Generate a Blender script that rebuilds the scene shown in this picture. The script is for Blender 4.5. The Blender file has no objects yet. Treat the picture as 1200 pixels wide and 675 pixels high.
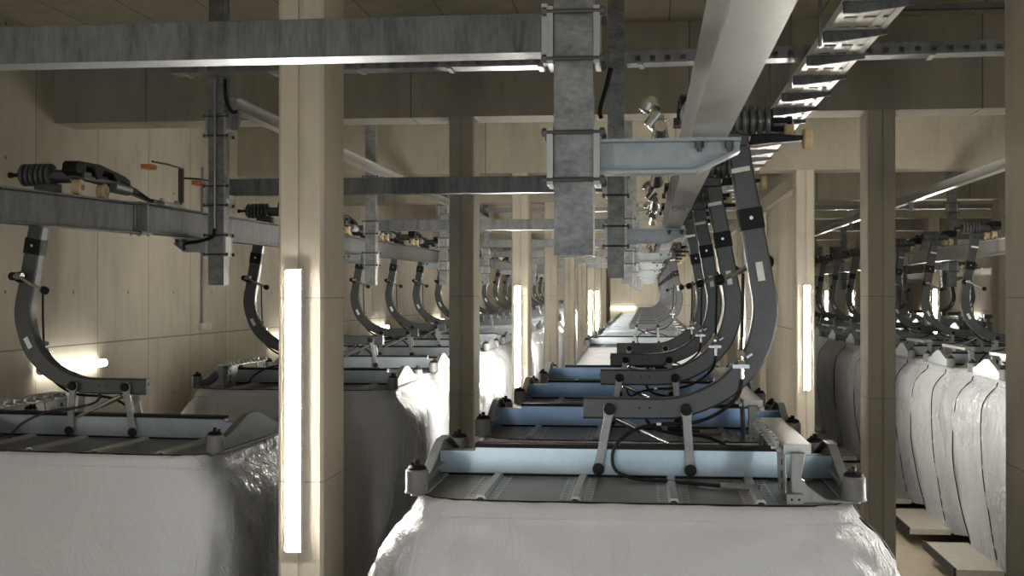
import bpy, bmesh, math, random
from mathutils import Vector, Matrix, noise
random.seed(7)
PI = math.pi
CZ = 3.35                      # camera height above the garage floor
scene = bpy.context.scene
COL = scene.collection

# ------------------------------------------------------------------ materials
def nmat(name):
    m = bpy.data.materials.new(name); m.use_nodes = True
    nt = m.node_tree; nt.nodes.clear()
    out = nt.nodes.new('ShaderNodeOutputMaterial')
    b = nt.nodes.new('ShaderNodeBsdfPrincipled')
    nt.links.new(b.outputs[0], out.inputs[0])
    return m, nt, b
def nd(nt, typ, **kw):
    n = nt.nodes.new(typ)
    for k, v in kw.items(): setattr(n, k, v)
    return n
def ramp(nt, fac, stops):
    r = nd(nt, 'ShaderNodeValToRGB'); e = r.color_ramp.elements
    while len(e) < len(stops): e.new(0.5)
    for el, (p, c) in zip(e, stops):
        el.position = p; el.color = (c[0], c[1], c[2], 1)
    nt.links.new(fac, r.inputs[0]); return r.outputs[0]
def mth(nt, op, a, b=None, c=None):
    n = nd(nt, 'ShaderNodeMath', operation=op)
    for i, v in enumerate((a, b, c)):
        if v is None: continue
        if isinstance(v, (int, float)): n.inputs[i].default_value = v
        else: nt.links.new(v, n.inputs[i])
    return n.outputs[0]
def coords(nt, scale=(1, 1, 1), jitter=False):
    tc = nd(nt, 'ShaderNodeTexCoord'); mp = nd(nt, 'ShaderNodeMapping')
    mp.inputs['Scale'].default_value = scale
    src = tc.outputs['Object']
    if jitter:
        oi = nd(nt, 'ShaderNodeObjectInfo'); va = nd(nt, 'ShaderNodeVectorMath', operation='ADD')
        mu = nd(nt, 'ShaderNodeVectorMath', operation='SCALE'); cb = nd(nt, 'ShaderNodeCombineXYZ')
        for i in range(3): nt.links.new(oi.outputs['Random'], cb.inputs[i])
        nt.links.new(cb.outputs[0], mu.inputs[0]); mu.inputs['Scale'].default_value = 37.0
        nt.links.new(src, va.inputs[0]); nt.links.new(mu.outputs[0], va.inputs[1]); src = va.outputs[0]
    nt.links.new(src, mp.inputs[0]); return mp.outputs[0]
def noi(nt, vec, scale, detail=4, rough=0.55, dist=0.0):
    n = nd(nt, 'ShaderNodeTexNoise'); n.inputs['Scale'].default_value = scale
    n.inputs['Detail'].default_value = detail; n.inputs['Roughness'].default_value = rough
    n.inputs['Distortion'].default_value = dist
    nt.links.new(vec, n.inputs['Vector']); return n.outputs[0]
def bump(nt, b, h, strength, dist=0.01):
    n = nd(nt, 'ShaderNodeBump'); n.inputs['Strength'].default_value = strength; n.inputs['Distance'].default_value = dist
    nt.links.new(h, n.inputs['Height']); nt.links.new(n.outputs[0], b.inputs['Normal'])
def sc3(c, k): return (c[0]*k, c[1]*k, c[2]*k)

def metal(name, col, metallic=0.7, rough=0.42, var=0.25, nscale=9, stretch=(1, 1, 0.35), b=0.15):
    m, nt, p = nmat(name)
    v = coords(nt, stretch, True)
    n1 = noi(nt, v, nscale, 5, 0.6); n2 = noi(nt, v, nscale*6, 3, 0.6)
    s = mth(nt, 'MULTIPLY_ADD', n2, 0.35, mth(nt, 'MULTIPLY', n1, 0.65))
    c = ramp(nt, s, [(0.3, sc3(col, 1-var)), (0.5, col), (0.72, sc3(col, 1+var))])
    nt.links.new(c, p.inputs['Base Color'])
    p.inputs['Metallic'].default_value = metallic
    r = mth(nt, 'MULTIPLY_ADD', n1, 0.22, rough-0.11); nt.links.new(r, p.inputs['Roughness'])
    bump(nt, p, n2, b, 0.004)
    return m
def plain(name, col, rough=0.5, metallic=0.0, var=0.12, nscale=14, b=0.08, spec=0.5):
    m, nt, p = nmat(name); p.inputs['Specular IOR Level'].default_value = spec
    n1 = noi(nt, coords(nt, (1, 1, 1), True), nscale, 4)
    c = ramp(nt, n1, [(0.3, sc3(col, 1-var)), (0.7, sc3(col, 1+var))])
    nt.links.new(c, p.inputs['Base Color'])
    p.inputs['Metallic'].default_value = metallic; p.inputs['Roughness'].default_value = rough
    bump(nt, p, n1, b, 0.003)
    return m
def glow(name, col, strength):
    m, nt, p = nmat(name)
    p.inputs['Base Color'].default_value = (*col, 1)
    p.inputs['Emission Color'].default_value = (*col, 1); p.inputs['Emission Strength'].default_value = strength
    return m
def concrete(name, col, axis=None, period=1.25, off=0.0, hz=None, hperiod=None, wood=True, jk=0.38, jw=0.008):
    """cast concrete; axis 'y'/'x' puts formwork joints across that axis; hz: list of heights of level joints"""
    m, nt, p = nmat(name)
    v = coords(nt)
    vs = coords(nt, (1, 1, 0.25))
    n1 = noi(nt, v, 0.55, 5, 0.6, 0.3); n2 = noi(nt, vs, 5.0, 6, 0.62, 0.4); n3 = noi(nt, v, 45, 3)
    s = mth(nt, 'ADD', mth(nt, 'MULTIPLY', n1, 0.5), mth(nt, 'MULTIPLY_ADD', n2, 0.38, mth(nt, 'MULTIPLY', n3, 0.12)))
    c = ramp(nt, s, [(0.28, sc3(col, 0.58)), (0.46, sc3(col, 0.93)), (0.56, sc3(col, 1.04)), (0.75, (col[0]*1.2, col[1]*1.2, col[2]*1.22))])
    lines = None
    sep = nd(nt, 'ShaderNodeSeparateXYZ'); nt.links.new(v, sep.inputs[0])
    def line(coord, per, o, w):
        f = mth(nt, 'FRACT', mth(nt, 'MULTIPLY_ADD', coord, 1.0/per, o))
        d = mth(nt, 'ABSOLUTE', mth(nt, 'SUBTRACT', f, 0.5))
        return mth(nt, 'LESS_THAN', d, w/per/2)
    if axis:
        co = sep.outputs['XYZ'.index(axis.upper())]
        lines = line(co, period, off, 0.014)
        cell = mth(nt, 'FLOOR', mth(nt, 'MULTIPLY_ADD', co, 1.0/period, off+0.5))
        wn = nd(nt, 'ShaderNodeTexWhiteNoise', noise_dimensions='1D'); nt.links.new(cell, wn.inputs['W'])
        tint = mth(nt, 'MULTIPLY_ADD', wn.outputs[0], 0.16, 0.92)
        # tie holes in the panels
        fy = mth(nt, 'SUBTRACT', mth(nt, 'FRACT', mth(nt, 'MULTIPLY_ADD', co, 1.0/period, off)), 0.08)
        fz = mth(nt, 'SUBTRACT', mth(nt, 'FRACT', mth(nt, 'MULTIPLY', sep.outputs[2], 1/1.35)), 0.5)
        rr = mth(nt, 'SQRT', mth(nt, 'ADD', mth(nt, 'POWER', mth(nt, 'MULTIPLY', fy, period), 2.0), mth(nt, 'POWER', mth(nt, 'MULTIPLY', fz, 1.35), 2.0)))
        if hz: lines = mth(nt, 'MAXIMUM', lines, mth(nt, 'LESS_THAN', rr, 0.022))
    for h in (hz or []):
        l2 = mth(nt, 'LESS_THAN', mth(nt, 'ABSOLUTE', mth(nt, 'SUBTRACT', sep.outputs[2], h)), jw)
        lines = l2 if lines is None else mth(nt, 'MAXIMUM', lines, l2)
    if hperiod:
        l3 = line(sep.outputs[0], hperiod, 0.1, 0.014)
        lines = l3 if lines is None else mth(nt, 'MAXIMUM', lines, l3)
    if axis:
        mx = nd(nt, 'ShaderNodeMix', data_type='RGBA', blend_type='MULTIPLY'); mx.inputs[0].default_value = 1
        nt.links.new(c, mx.inputs[6])
        cc = nd(nt, 'ShaderNodeCombineColor')
        for i in range(3): nt.links.new(tint, cc.inputs[i])
        nt.links.new(cc.outputs[0], mx.inputs[7]); c = mx.outputs[2]
    if lines is not None:
        mx = nd(nt, 'ShaderNodeMix', data_type='RGBA'); nt.links.new(lines, mx.inputs[0])
        nt.links.new(c, mx.inputs[6]); mx.inputs[7].default_value = (*sc3(col, jk), 1); c = mx.outputs[2]
    nt.links.new(c, p.inputs['Base Color']); p.inputs['Roughness'].default_value = 0.75
    bump(nt, p, n2, 0.12, 0.01)
    return m
def tarp(name, col, crinkle):
    m, nt, p = nmat(name)
    v = coords(nt, (1, 1, 1), True); vs = coords(nt, (1.4, 1.4, 0.45), True)
    n0 = noi(nt, v, 1.1, 4, 0.5, 0.4); n1 = noi(nt, vs, 3.2, 6, 0.6, 1.4); n2 = noi(nt, v, 9, 5, 0.65, 1.8)
    c = ramp(nt, n0, [(0.3, sc3(col, 0.93)), (0.7, sc3(col, 1.05))])
    nt.links.new(c, p.inputs['Base Color'])
    p.inputs['Roughness'].default_value = 0.33; p.inputs['Specular IOR Level'].default_value = 0.5
    # crinkles are stronger on the door sides (normal along x) where the sheet hangs loose
    ge = nd(nt, 'ShaderNodeTexCoord'); sx = nd(nt, 'ShaderNodeSeparateXYZ'); nt.links.new(ge.outputs['Normal'], sx.inputs[0])
    side = mth(nt, 'POWER', mth(nt, 'ABSOLUTE', sx.outputs[0]), 2.0)
    rdg = mth(nt, 'ABSOLUTE', mth(nt, 'SUBTRACT', n1, 0.5)); rd2 = mth(nt, 'ABSOLUTE', mth(nt, 'SUBTRACT', n2, 0.5))
    h = mth(nt, 'ADD', mth(nt, 'MULTIPLY', rdg, mth(nt, 'MULTIPLY_ADD', side, 3.2, 0.30)), mth(nt, 'MULTIPLY', rd2, mth(nt, 'MULTIPLY_ADD', side, 1.2, 0.04)))
    bump(nt, p, h, crinkle, 0.09)
    return m

CONC = (0.49, 0.45, 0.365)
M = dict(
    wall=concrete('concrete_wall_panels', CONC, 'y', 1.45, 0.13, hz=[CZ-0.57]),
    wallx=concrete('concrete_end_wall', CONC, 'x', 1.45, 0.1, hz=[CZ-0.57]),
    pillar=concrete('concrete_pillar', sc3(CONC, 1.02), hz=[CZ-0.02, CZ-1.05], jk=0.6, jw=0.004),
    beam=concrete('concrete_beam', sc3(CONC, 0.80), 'x', 2.9, 0.35),
    ceil=concrete('concrete_ceiling', sc3(CONC, 0.95), 'x', 0.75, 0.2),
    floor=concrete('concrete_floor', (0.30, 0.25, 0.18), 'x', 4.3, 0.1),
    galv=metal('galvanised_steel', (0.235, 0.24, 0.24), 0.65, 0.42),
    galvl=metal('bright_galvanised_steel', (0.40, 0.40, 0.385), 0.6, 0.36, 0.2),
    zinc=metal('pale_zinc', (0.33, 0.36, 0.365), 0.6, 0.4, 0.2, 8, (1, 1, 1)),
    post=metal('weathered_zinc', (0.20, 0.207, 0.207), 0.6, 0.45, 0.6, 7, (1, 1, 1.6)),
    chan=metal('streaked_zinc', (0.12, 0.125, 0.127), 0.6, 0.45, 0.6, 10, (1.2, 1.2, 0.22)),
    greyb=metal('grey_galvanised_beam', (0.29, 0.33, 0.36), 0.5, 0.38, 0.14, 6, (1, 1, 1), 0.05),
    blue2=metal('blue_galvanised_steel', (0.24, 0.37, 0.58), 0.5, 0.38, 0.12, 6, (1, 1, 1), 0.05),
    blue=metal('bluish_galvanised_steel', (0.44, 0.56, 0.64), 0.5, 0.38, 0.12, 6, (1, 1, 1), 0.05),
    arm=metal('dark_grey_steel', (0.082, 0.086, 0.09), 0.55, 0.40, 0.16, 5, (1, 1, 1), 0.05),
    link=metal('cast_link_steel', (0.27, 0.275, 0.275), 0.6, 0.42, 0.25, 12, (1, 1, 1)),
    black=plain('black_rubber', (0.008, 0.008, 0.009), 0.55, spec=0.25),
    spring=metal('painted_spring_steel', (0.10, 0.105, 0.11), 0.4, 0.32, 0.1, 6, (1, 1, 1), 0.02),
    beige=plain('beige_polyurethane', (0.56, 0.44, 0.26), 0.45, 0, 0.1),
    chrome=metal('polished_steel', (0.62, 0.62, 0.60), 0.95, 0.2, 0.1, 6, (1, 1, 1), 0.03),
    bumper=plain('grey_bumper_rubber', (0.15, 0.15, 0.147), 0.5),
    tray=metal('white_galvanised_sheet', (0.86, 0.85, 0.82), 0.1, 0.4, 0.05),
    white=plain('white_tag', (0.78, 0.79, 0.78), 0.35),
    orange=plain('orange_plastic', (0.60, 0.20, 0.06), 0.4),
    roof=plain('smoked_roof_sheet', (0.125, 0.112, 0.096), 0.33, 0.0, 0.4, 3.0, 0.4),
    tarp=tarp('white_plastic_sheet', (0.59, 0.60, 0.625), 1.0),
    tube=glow('lit_tube', (1.0, 0.955, 0.865), 140.0),
    tubew=glow('lit_wall_tube', (1.0, 0.955, 0.865), 7.0), tubed=glow('dim_tube', (1.0, 0.965, 0.90), 50.0),
    housing=plain('lamp_housing', (0.62, 0.60, 0.55), 0.4),
    cable=plain('black_cable', (0.008, 0.008, 0.009), 0.4, spec=0.3),
    box=plain('grey_plastic_box', (0.55, 0.54, 0.50), 0.5),
    step=plain('aluminium_step', (0.45, 0.42, 0.36), 0.35, 0.3),
)

# ------------------------------------------------------------------ mesh helpers
class MB:
    def __init__(s, off=(0, 0, 0)): s.bm = bmesh.new(); s.off = Vector(off)
    def _new(s, pts, faces):
        vs = [s.bm.verts.new(p) for p in pts]; fs = []
        for f in faces:
            try: fs.append(s.bm.faces.new([vs[i] for i in f]))
            except ValueError: pass
        return vs, fs
    def bev(s, fs, w, seg=1, ang=0.5):
        es = set(e for f in fs for e in f.edges if len(e.link_faces) == 2 and e.calc_face_angle(0) > ang)
        if w > 0 and es:
            bmesh.ops.bevel(s.bm, geom=list(es), offset=w, segments=seg, affect='EDGES', profile=0.7, clamp_overlap=True)
    def box(s, x0, x1, y0, y1, z0, z1, b=0.0, seg=1, mat=None):
        if x1 < x0: x0, x1 = x1, x0
        if y1 < y0: y0, y1 = y1, y0
        if z1 < z0: z0, z1 = z1, z0
        P = [Vector((x, y, z)) for x in (x0, x1) for y in (y0, y1) for z in (z0, z1)]
        if mat is not None: P = [mat @ p for p in P]
        vs, fs = s._new(P, [(0, 1, 3, 2), (4, 6, 7, 5), (0, 4, 5, 1), (2, 3, 7, 6), (0, 2, 6, 4), (1, 5, 7, 3)])
        s.bev(fs, b, seg); return s
    def prism(s, pts, axis, a0, a1, b=0.0, seg=1):
        """pts: 2d outline in the two other axes (kept in xyz order), pushed along axis from a0 to a1"""
        def mk(p, a):
            return {'x': (a, p[0], p[1]), 'y': (p[0], a, p[1]), 'z': (p[0], p[1], a)}[axis]
        n = len(pts)
        P = [mk(p, a0) for p in pts] + [mk(p, a1) for p in pts]
        F = [tuple(range(n)), tuple(range(2*n-1, n-1, -1))] + [(i, n+i, n+(i+1) % n, (i+1) % n) for i in range(n)]
        vs, fs = s._new(P, F); bmesh.ops.recalc_face_normals(s.bm, faces=fs); s.bev(fs, b, seg); return s
    def cyl(s, p0, p1, r, n=16, r2=None, b=0.0):
        p0 = Vector(p0); p1 = Vector(p1); d = (p1-p0).normalized(); r2 = r if r2 is None else r2
        u = d.orthogonal().normalized(); w = d.cross(u)
        P = [p0 + (u*math.cos(2*PI*i/n)+w*math.sin(2*PI*i/n))*r for i in range(n)] + [p1 + (u*math.cos(2*PI*i/n)+w*math.sin(2*PI*i/n))*r2 for i in range(n)]
        F = [tuple(range(n-1, -1, -1)), tuple(range(n, 2*n))] + [(i, (i+1) % n, n+(i+1) % n, n+i) for i in range(n)]
        vs, fs = s._new(P, F)
        if b: s.bev(fs, b, 2, 1.0)
        return s
    def lathe(s, prof, o, axis, n=24):
        """prof: (radius, distance along axis) from start to end"""
        o = Vector(o); d = Vector(axis).normalized(); u = d.orthogonal().normalized(); w = d.cross(u)
        P = []
        for r, t in prof: P += [o + d*t + (u*math.cos(2*PI*i/n)+w*math.sin(2*PI*i/n))*r for i in range(n)]
        F = [tuple(range(n-1, -1, -1)), tuple(range((len(prof)-1)*n, len(prof)*n))]
        for k in range(len(prof)-1):
            F += [(k*n+i, k*n+(i+1) % n, (k+1)*n+(i+1) % n, (k+1)*n+i) for i in range(n)]
        s._new(P, F); return s
    def tube(s, pts, r, n=10):
        pts = [Vector(p) for p in pts]; P = []; up = None
        for i, p in enumerate(pts):
            t = (pts[min(i+1, len(pts)-1)] - pts[max(i-1, 0)]).normalized()
            if up is None: up = t.orthogonal().normalized()
            up = (up - t*up.dot(t)).normalized(); w = t.cross(up)
            P += [p + (up*math.cos(2*PI*k/n)+w*math.sin(2*PI*k/n))*r for k in range(n)]
        F = [tuple(range(n-1, -1, -1)), tuple(range((len(pts)-1)*n, len(pts)*n))]
        for i in range(len(pts)-1):
            F += [(i*n+k, i*n+(k+1) % n, (i+1)*n+(k+1) % n, (i+1)*n+k) for k in range(n)]
        s._new(P, F); return s
    def ibeam_y(s, xc, z0, z1, w, y0, y1, tf=0.012, tw=0.008, dz=0.0):
        """I section along y; dz = rise over the length"""
        h = w/2
        o = [(-h, z0), (h, z0), (h, z0+tf), (tw/2, z0+tf+0.006), (tw/2, z1-tf-0.006), (h, z1-tf), (h, z1), (-h, z1), (-h, z1-tf), (-tw/2, z1-tf-0.006), (-tw/2, z0+tf+0.006), (-h, z0+tf)]
        n = len(o)
        P = [(xc+a, y0, z) for a, z in o] + [(xc+a, y1, z+dz) for a, z in o]
        F = [tuple(range(n)), tuple(range(2*n-1, n-1, -1))] + [(i, n+i, n+(i+1) % n, (i+1) % n) for i in range(n)]
        vs, fs = s._new(P, F); bmesh.ops.recalc_face_normals(s.bm, faces=fs); return s
    def mesh(s, name, m, ang=0.6):
        me = bpy.data.meshes.new(name)
        if s.off.length: bmesh.ops.translate(s.bm, verts=s.bm.verts, vec=s.off)
        bmesh.ops.recalc_face_normals(s.bm, faces=s.bm.faces)
        s.bm.to_mesh(me); s.bm.free()
        me.materials.append(m)
        me.shade_smooth(); me.set_sharp_from_angle(angle=ang)
        return me
    def done(s, name, m, parent=None, ang=0.6):
        o = bpy.data.objects.new(name, s.mesh(name, m, ang)); COL.objects.link(o)
        if parent is not None: o.parent = parent
        return o
def islands(mb, name, m, parent, ang=0.6):
    """every loose piece of the mesh becomes an object of its own"""
    left = set(mb.bm.verts); out = []
    while left:
        st = [left.pop()]; isl = set(st)
        while st:
            for e in st.pop().link_edges:
                for w2 in e.verts:
                    if w2 not in isl: isl.add(w2); left.discard(w2); st.append(w2)
        out.append(isl)
    for isl in out:
        idx = {v: i for i, v in enumerate(isl)}
        n = MB(mb.off); n._new([v.co.copy() for v in isl], [[idx[v] for v in f.verts] for f in mb.bm.faces if f.verts[0] in idx]); n.done(name, m, parent, ang)
    mb.bm.free()
def tag(o, label, cat, group=None, kind=None):
    o['label'] = label; o['category'] = cat
    if group: o['group'] = group
    if kind: o['kind'] = kind
    return o
def thing(name, label, cat, loc=(0, 0, 0), rz=0.0, group=None):
    e = bpy.data.objects.new(name, None); COL.objects.link(e); e.empty_display_size = 0.2
    e.location = loc; e.rotation_euler = (0, 0, rz)
    return tag(e, label, cat, group)
def kids(o): return [c for c in bpy.data.objects if c.parent is o]
def snapshot(o): return (o, [snapshot(c) for c in kids(o)])
def copy_tree(tree, parent=None):
    o, ch = tree; c = o.copy(); COL.objects.link(c)
    if parent is not None: c.parent = parent
    for t in ch: copy_tree(t, c)
    return c
def struct(name, mb, m, ang=0.6):
    o = mb.done(name, m, None, ang); o['kind'] = 'structure'; return o
def catmull(pts, n=6):
    out = []; P = [Vector(p) for p in pts]; P = [P[0]*2-P[1]] + P + [P[-1]*2-P[-2]]
    for i in range(1, len(P)-2):
        a, b, c, d = P[i-1:i+3]
        for k in range(n):
            t = k/n
            out.append(0.5*((2*b)+(c-a)*t+(2*a-5*b+4*c-d)*t*t+(3*b-a-3*c+d)*t**3))
    out.append(P[-2]); return out

# ------------------------------------------------------------------ the room
XL, XR, YB, YF = -6.4, 11.45, -9.0, 66.0
CEIL = CZ+2.8; SOF = CZ+1.86
PY = [6.62+5.92*k for k in range(-2, 10)]                  # front faces of the pillar lines
w_ = MB(); w_.box(XL-0.3, XL, YB, YF, 0, CEIL+0.2); struct('wall_left', w_, M['wall'])
w_ = MB(); w_.box(XR, XR+0.3, YB, YF, 0, CEIL+0.2); struct('wall_right', w_, M['wall'])
w_ = MB(); w_.box(XL-0.3, XR+0.3, YF, YF+0.3, 0, CEIL+0.2); struct('wall_back', w_, M['wallx'])
w_ = MB(); w_.box(XL-0.3, XR+0.3, YB, YF+0.3, -0.2, 0); struct('floor', w_, M['floor'])
w_ = MB(); w_.box(XL-0.3, XR+0.3, YB, YF+0.3, CEIL, CEIL+0.25); struct('ceiling', w_, M['ceil'])
# partition beside the centre row, beginning at the third pillar line
for k in range(4, len(PY)-1):
    pw = MB(); pw.box(2.36, 2.5, PY[k]+0.47, PY[k+1], 0, CZ+1.62); struct('wall_partition', pw, M['wall'])
    pw = MB(); pw.box(2.22, 2.5, PY[k]+0.47, PY[k+1], CZ+1.62, SOF, 0.01); struct('trim_%d' % (k+20), pw, M['beam'])
for i, y in enumerate(PY):
    b_ = MB(); b_.box(XL, XR, y, y+0.5, SOF, CEIL, 0.025); struct('trim_%d' % (i+1), b_, M['beam'])
def pillar(x0, x1, y, d=0.48):
    g = (x0+x1)/2; c = 0.018
    o = [(x0+c, y), (g-0.016, y), (g-0.010, y+0.018), (g+0.010, y+0.018), (g+0.016, y), (x1-c, y), (x1, y+c), (x1, y+d-c), (x1-c, y+d), (x0+c, y+d), (x0, y+d-c), (x0, y+c)]
    m = MB(); m.prism(o, 'z', 0, SOF); ob = struct('concrete_pillar', m, M['pillar'], 0.4)
    return ob
PXS = [(-2.06, -1.80), (2.22, 2.49), (6.78, 7.05)]
for x0, x1 in PXS:
    for i, y in enumerate(PY): pillar(x0, x1, y, 1.24 if (i == 2 and 2 < x0 < 3) else 0.48)

# ------------------------------------------------------------------ lamps
def tube_light(label, group=None):
    t = thing('mounted_tube_light', label, 'light', group=group)
    m = MB(); m.box(-0.0445, 0.0445, -0.081, 0, -0.775, 0.775, 0.003, 1); m.done('housing', M['housing'], t)
    m = MB(); m.box(-0.043, 0.043, -0.0865, -0.076, -0.772, 0.772, 0.005, 2); m.done('diffuser', M['tube'], t)
    m = MB()
    for s in (-1, 1): m.box(-0.047, 0.047, -0.072, -0.0, s*0.776, s*0.786, 0.004, 1)
    islands(m, 'end_cap', M['housing'], t)
    return t
def round_light():
    t = thing('mounted_tube_light', 'x', 'light')
    m = MB(); m.box(-0.03, 0.03, -0.03, 0, -0.6, 0.6, 0.006, 1); m.done('housing', M['housing'], t)
    m = MB(); m.cyl((0, -0.075, -0.745), (0, -0.075, 0.745), 0.045, 16); m.done('diffuser', M['tubew'], t)
    m = MB()
    for s_ in (-1, 1): m.lathe([(0.050, 0), (0.050, 0.02), (0.035, 0.035)], (0, -0.075, s_*0.742), (0, 0, s_), 16)
    islands(m, 'end_cap', M['housing'], t)
    return t
rl = round_light(); RT = snapshot(rl); rfirst = [rl]
lt = tube_light('x'); LT = snapshot(lt); first = [lt]
def put_light(loc, rot, label, rnd=False):
    if rnd: o = rfirst.pop() if rfirst else copy_tree(RT)
    else: o = first.pop() if first else copy_tree(LT)
    o.location = loc; o.rotation_euler = rot; o['label'] = label; o['group'] = 'tube lights of the garage'
    return o
ZT = CZ-0.645
# level lamps: the lamp's front (-y) looks off the wall, its length (z) runs along the wall
ALONG_L = Matrix(((0, -1, 0), (0, 0, 1), (-1, 0, 0))).to_euler()
ALONG_R = Matrix(((0, 1, 0), (0, 0, 1), (1, 0, 0))).to_euler()
ordn = ['first', 'second', 'third', 'fourth', 'fifth', 'sixth', 'seventh', 'eighth', 'ninth', 'tenth', 'eleventh', 'twelfth', 'thirteenth', 'fourteenth', 'fifteenth', 'sixteenth', 'seventeenth', 'eighteenth', 'nineteenth', 'twentieth', 'twenty-first', 'twenty-second']
for ri, (xp, ks, rowname) in enumerate([(-1.955, (0, 1, 2, 4, 8, 9), 'wall-side aisle pillars'), (2.365, (0, 1, 2, 4, 6, 8, 9), 'partition-side aisle pillars'), (6.915, (0, 2, 4, 6, 8, 9), 'far-side bay pillars')]):
    if ri == 0: names = {2: 'tall glowing tube light on the big pillar before the covered cabins', 4: 'glowing upright tube light on the pillar behind the bare dark pillar', 8: 'small upright tube light far down the centre aisle, outer of the pair', 9: 'small upright tube light far down the centre aisle, inner of the pair'}
    elif ri == 1: names = {4: 'glowing upright tube light on the pillar beside the partition wall', 6: 'upright tube light behind the first bent hanger arm', 8: 'upright tube light behind the farther bent hanger arms', 9: 'faint upright tube light at the end of the partition wall', 2: 'unseen upright tube light on the pillar beside the stacked white cabins'}
    else: names = {6: 'upright tube light seen through the hanger arms of the white side row', 8: 'small upright tube light peeking past the partition pillar', 9: 'small tube light seen low between two side row hangers'}
    for k in ks:  # lamps outside the frame are unseen, added to light the hall
        xx = xp + (0.006 if (ri == 0 and k == 2) else 0)
        put_light((xx, PY[k], ZT), (0, 0, 0), names.get(k, 'unseen upright tube light on the %s of the %s' % (ordn[k]+' one', rowname)))
for xp, rowname in ((-1.93, 'wall-side aisle'), (2.355, 'partition-side aisle')):
    for k in (1, 3, 4, 5, 6, 7, 8, 9):  # rear lamps face away from the camera, added to brighten the bays
        o = put_light((xp, PY[k]+0.48, ZT), (0, 0, PI), 'added tube light on the unseen rear face of the %s pillar of the %s' % (ordn[k], rowname))
        if k == 1:                                      # added fill lamps beside the camera, dimmed to soften front light
            for c in kids(o):
                if c.name.startswith('diffuser'): c.data = c.data.copy(); c.data.materials[0] = M['tubed']
for i, yy in enumerate((12.85, 28.5, 36.6, 46.0, -2.6, 5.2, 20.8)):
    put_light((XL, yy, CZ-0.80), ALONG_L, ['level tube light glowing on the wall behind the lowest hanger bend', 'level tube light on the wall, second along the row', 'level tube light on the wall, third along the row', 'level tube light on the wall, fourth along the row', 'level tube light on the wall beside the open end of the garage', 'level tube light on the wall before the lone gondola', 'level tube light on the wall hidden behind the big pillar'][i], True)
for i, yy in enumerate((5.0, 13.0, 20.8, 28.5, 36.6, 44.0, 52.0, 60.0)):  # lamps added to brighten this wall and the ceiling near it
    put_light((XR, yy, CZ-0.80), ALONG_R, 'added level tube light on the far side wall, %s along' % ordn[i], True)
for i, yy in enumerate((22.5, 29.0, 35.5, 43.0)):  # hidden lamps added to light the covers of the side row
    put_light((2.5, yy, CZ-0.9), ALONG_L, 'added level tube light on the partition facing the side row, %s along' % ordn[i], True)
for xp, rn in ((-1.93, 'wall row'), (2.355, 'partition')):  # unseen lamps added to brighten the far end of the aisle
    for k, w2 in ((11, 'last'),): put_light((xp, PY[k]+0.48, ZT), (0, 0, PI), 'added tube light on the unseen rear face of the %s pillar on the %s side' % (w2, rn))
put_light((-1.35, YF, CZ-0.74), (0, PI/2, 0), 'level tube light on the end wall of the aisle', True)

# ------------------------------------------------------------------ gondola cabin
GZ = 3.19                     # roof datum (camera height) above the cabin's lowest edge
OFF = (0, 0, GZ)
OFG = (0, 0, GZ-0.027)
OFR = (-0.045, 0, GZ)         # the cabin body hangs slightly off the arm's centre
ARM = [(0.497, 0.86), (0.528, 0.648), (0.560, 0.475), (0.582, 0.34), (0.626, 0.08), (0.645, -0.03), (0.645, -0.12), (0.617, -0.25), (0.568, -0.355), (0.475, -0.462), (0.365, -0.535), (0.22, -0.59), (0.09, -0.602), (-0.08, -0.602), (-0.305, -0.602)]
def sweep_xz(mb, path, w, d, c=0.012, wfun=None):
    """box section swept along a path in the xz plane; w in the plane, d along y"""
    P = []; n = len(path)
    for i, p in enumerate(path):
        a = path[max(i-1, 0)]; b = path[min(i+1, n-1)]
        t = Vector((b[0]-a[0], b[1]-a[1])).normalized(); nn = Vector((-t.y, t.x))
        ww = (wfun(i/(n-1)) if wfun else w)/2
        for (u, v) in ((-ww+c, -d/2), (ww-c, -d/2), (ww, -d/2+c), (ww, d/2-c), (ww-c, d/2), (-ww+c, d/2), (-ww, d/2-c), (-ww, -d/2+c)):
            P.append((p[0]+nn.x*u, v, p[1]+nn.y*u))
    F = [tuple(range(8)), tuple(range(8*n-1, 8*n-9, -1))]
    for i in range(n-1): F += [(i*8+k, (i+1)*8+k, (i+1)*8+(k+1) % 8, i*8+(k+1) % 8) for k in range(8)]
    mb._new(P, F)
AP = [(v.x, v.y) for v in catmull([(a, b, 0) for a, b in ARM], 6)]
def slab_on_arm(mb, z0, z1, w, d, extra=0.0):
    seg = [p for p in AP if z0 <= p[1] <= z1 and p[0] > 0.4]
    if len(seg) > 1: sweep_xz(mb, seg, w, d, 0.004)

def superell(a, b, n, th):
    c, s_ = math.cos(th), math.sin(th)
    return (a*math.copysign(abs(c)**(2/n), c), b*math.copysign(abs(s_)**(2/n), s_))
LEV = [  # z, half width x, half length y, exponent
    (-0.975, 0.99, 0.77, 9), (-0.972, 1.02, 0.80, 9), (-0.985, 1.045, 0.822, 9), (-1.005, 1.055, 0.833, 9), (-1.043, 1.070, 0.848, 9), (-1.047, 1.064, 0.838, 9), (-1.06, 1.070, 0.840, 8.5),
    (-1.13, 1.15, 0.865, 8), (-1.25, 1.235, 0.90, 7), (-1.4, 1.265, 0.945, 7), (-1.6, 1.28, 1.00, 6.5), (-1.8, 1.28, 1.05, 6.5), (-2.0, 1.275, 1.085, 6.5), (-2.2, 1.255, 1.10, 6.5),
    (-2.4, 1.22, 1.10, 6.5), (-2.6, 1.19, 1.07, 6), (-2.8, 1.15, 1.01, 6), (-3.0, 1.10, 0.93, 6), (-3.12, 1.07, 0.87, 6), (-3.18, 1.05, 0.84, 6)]
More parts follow.
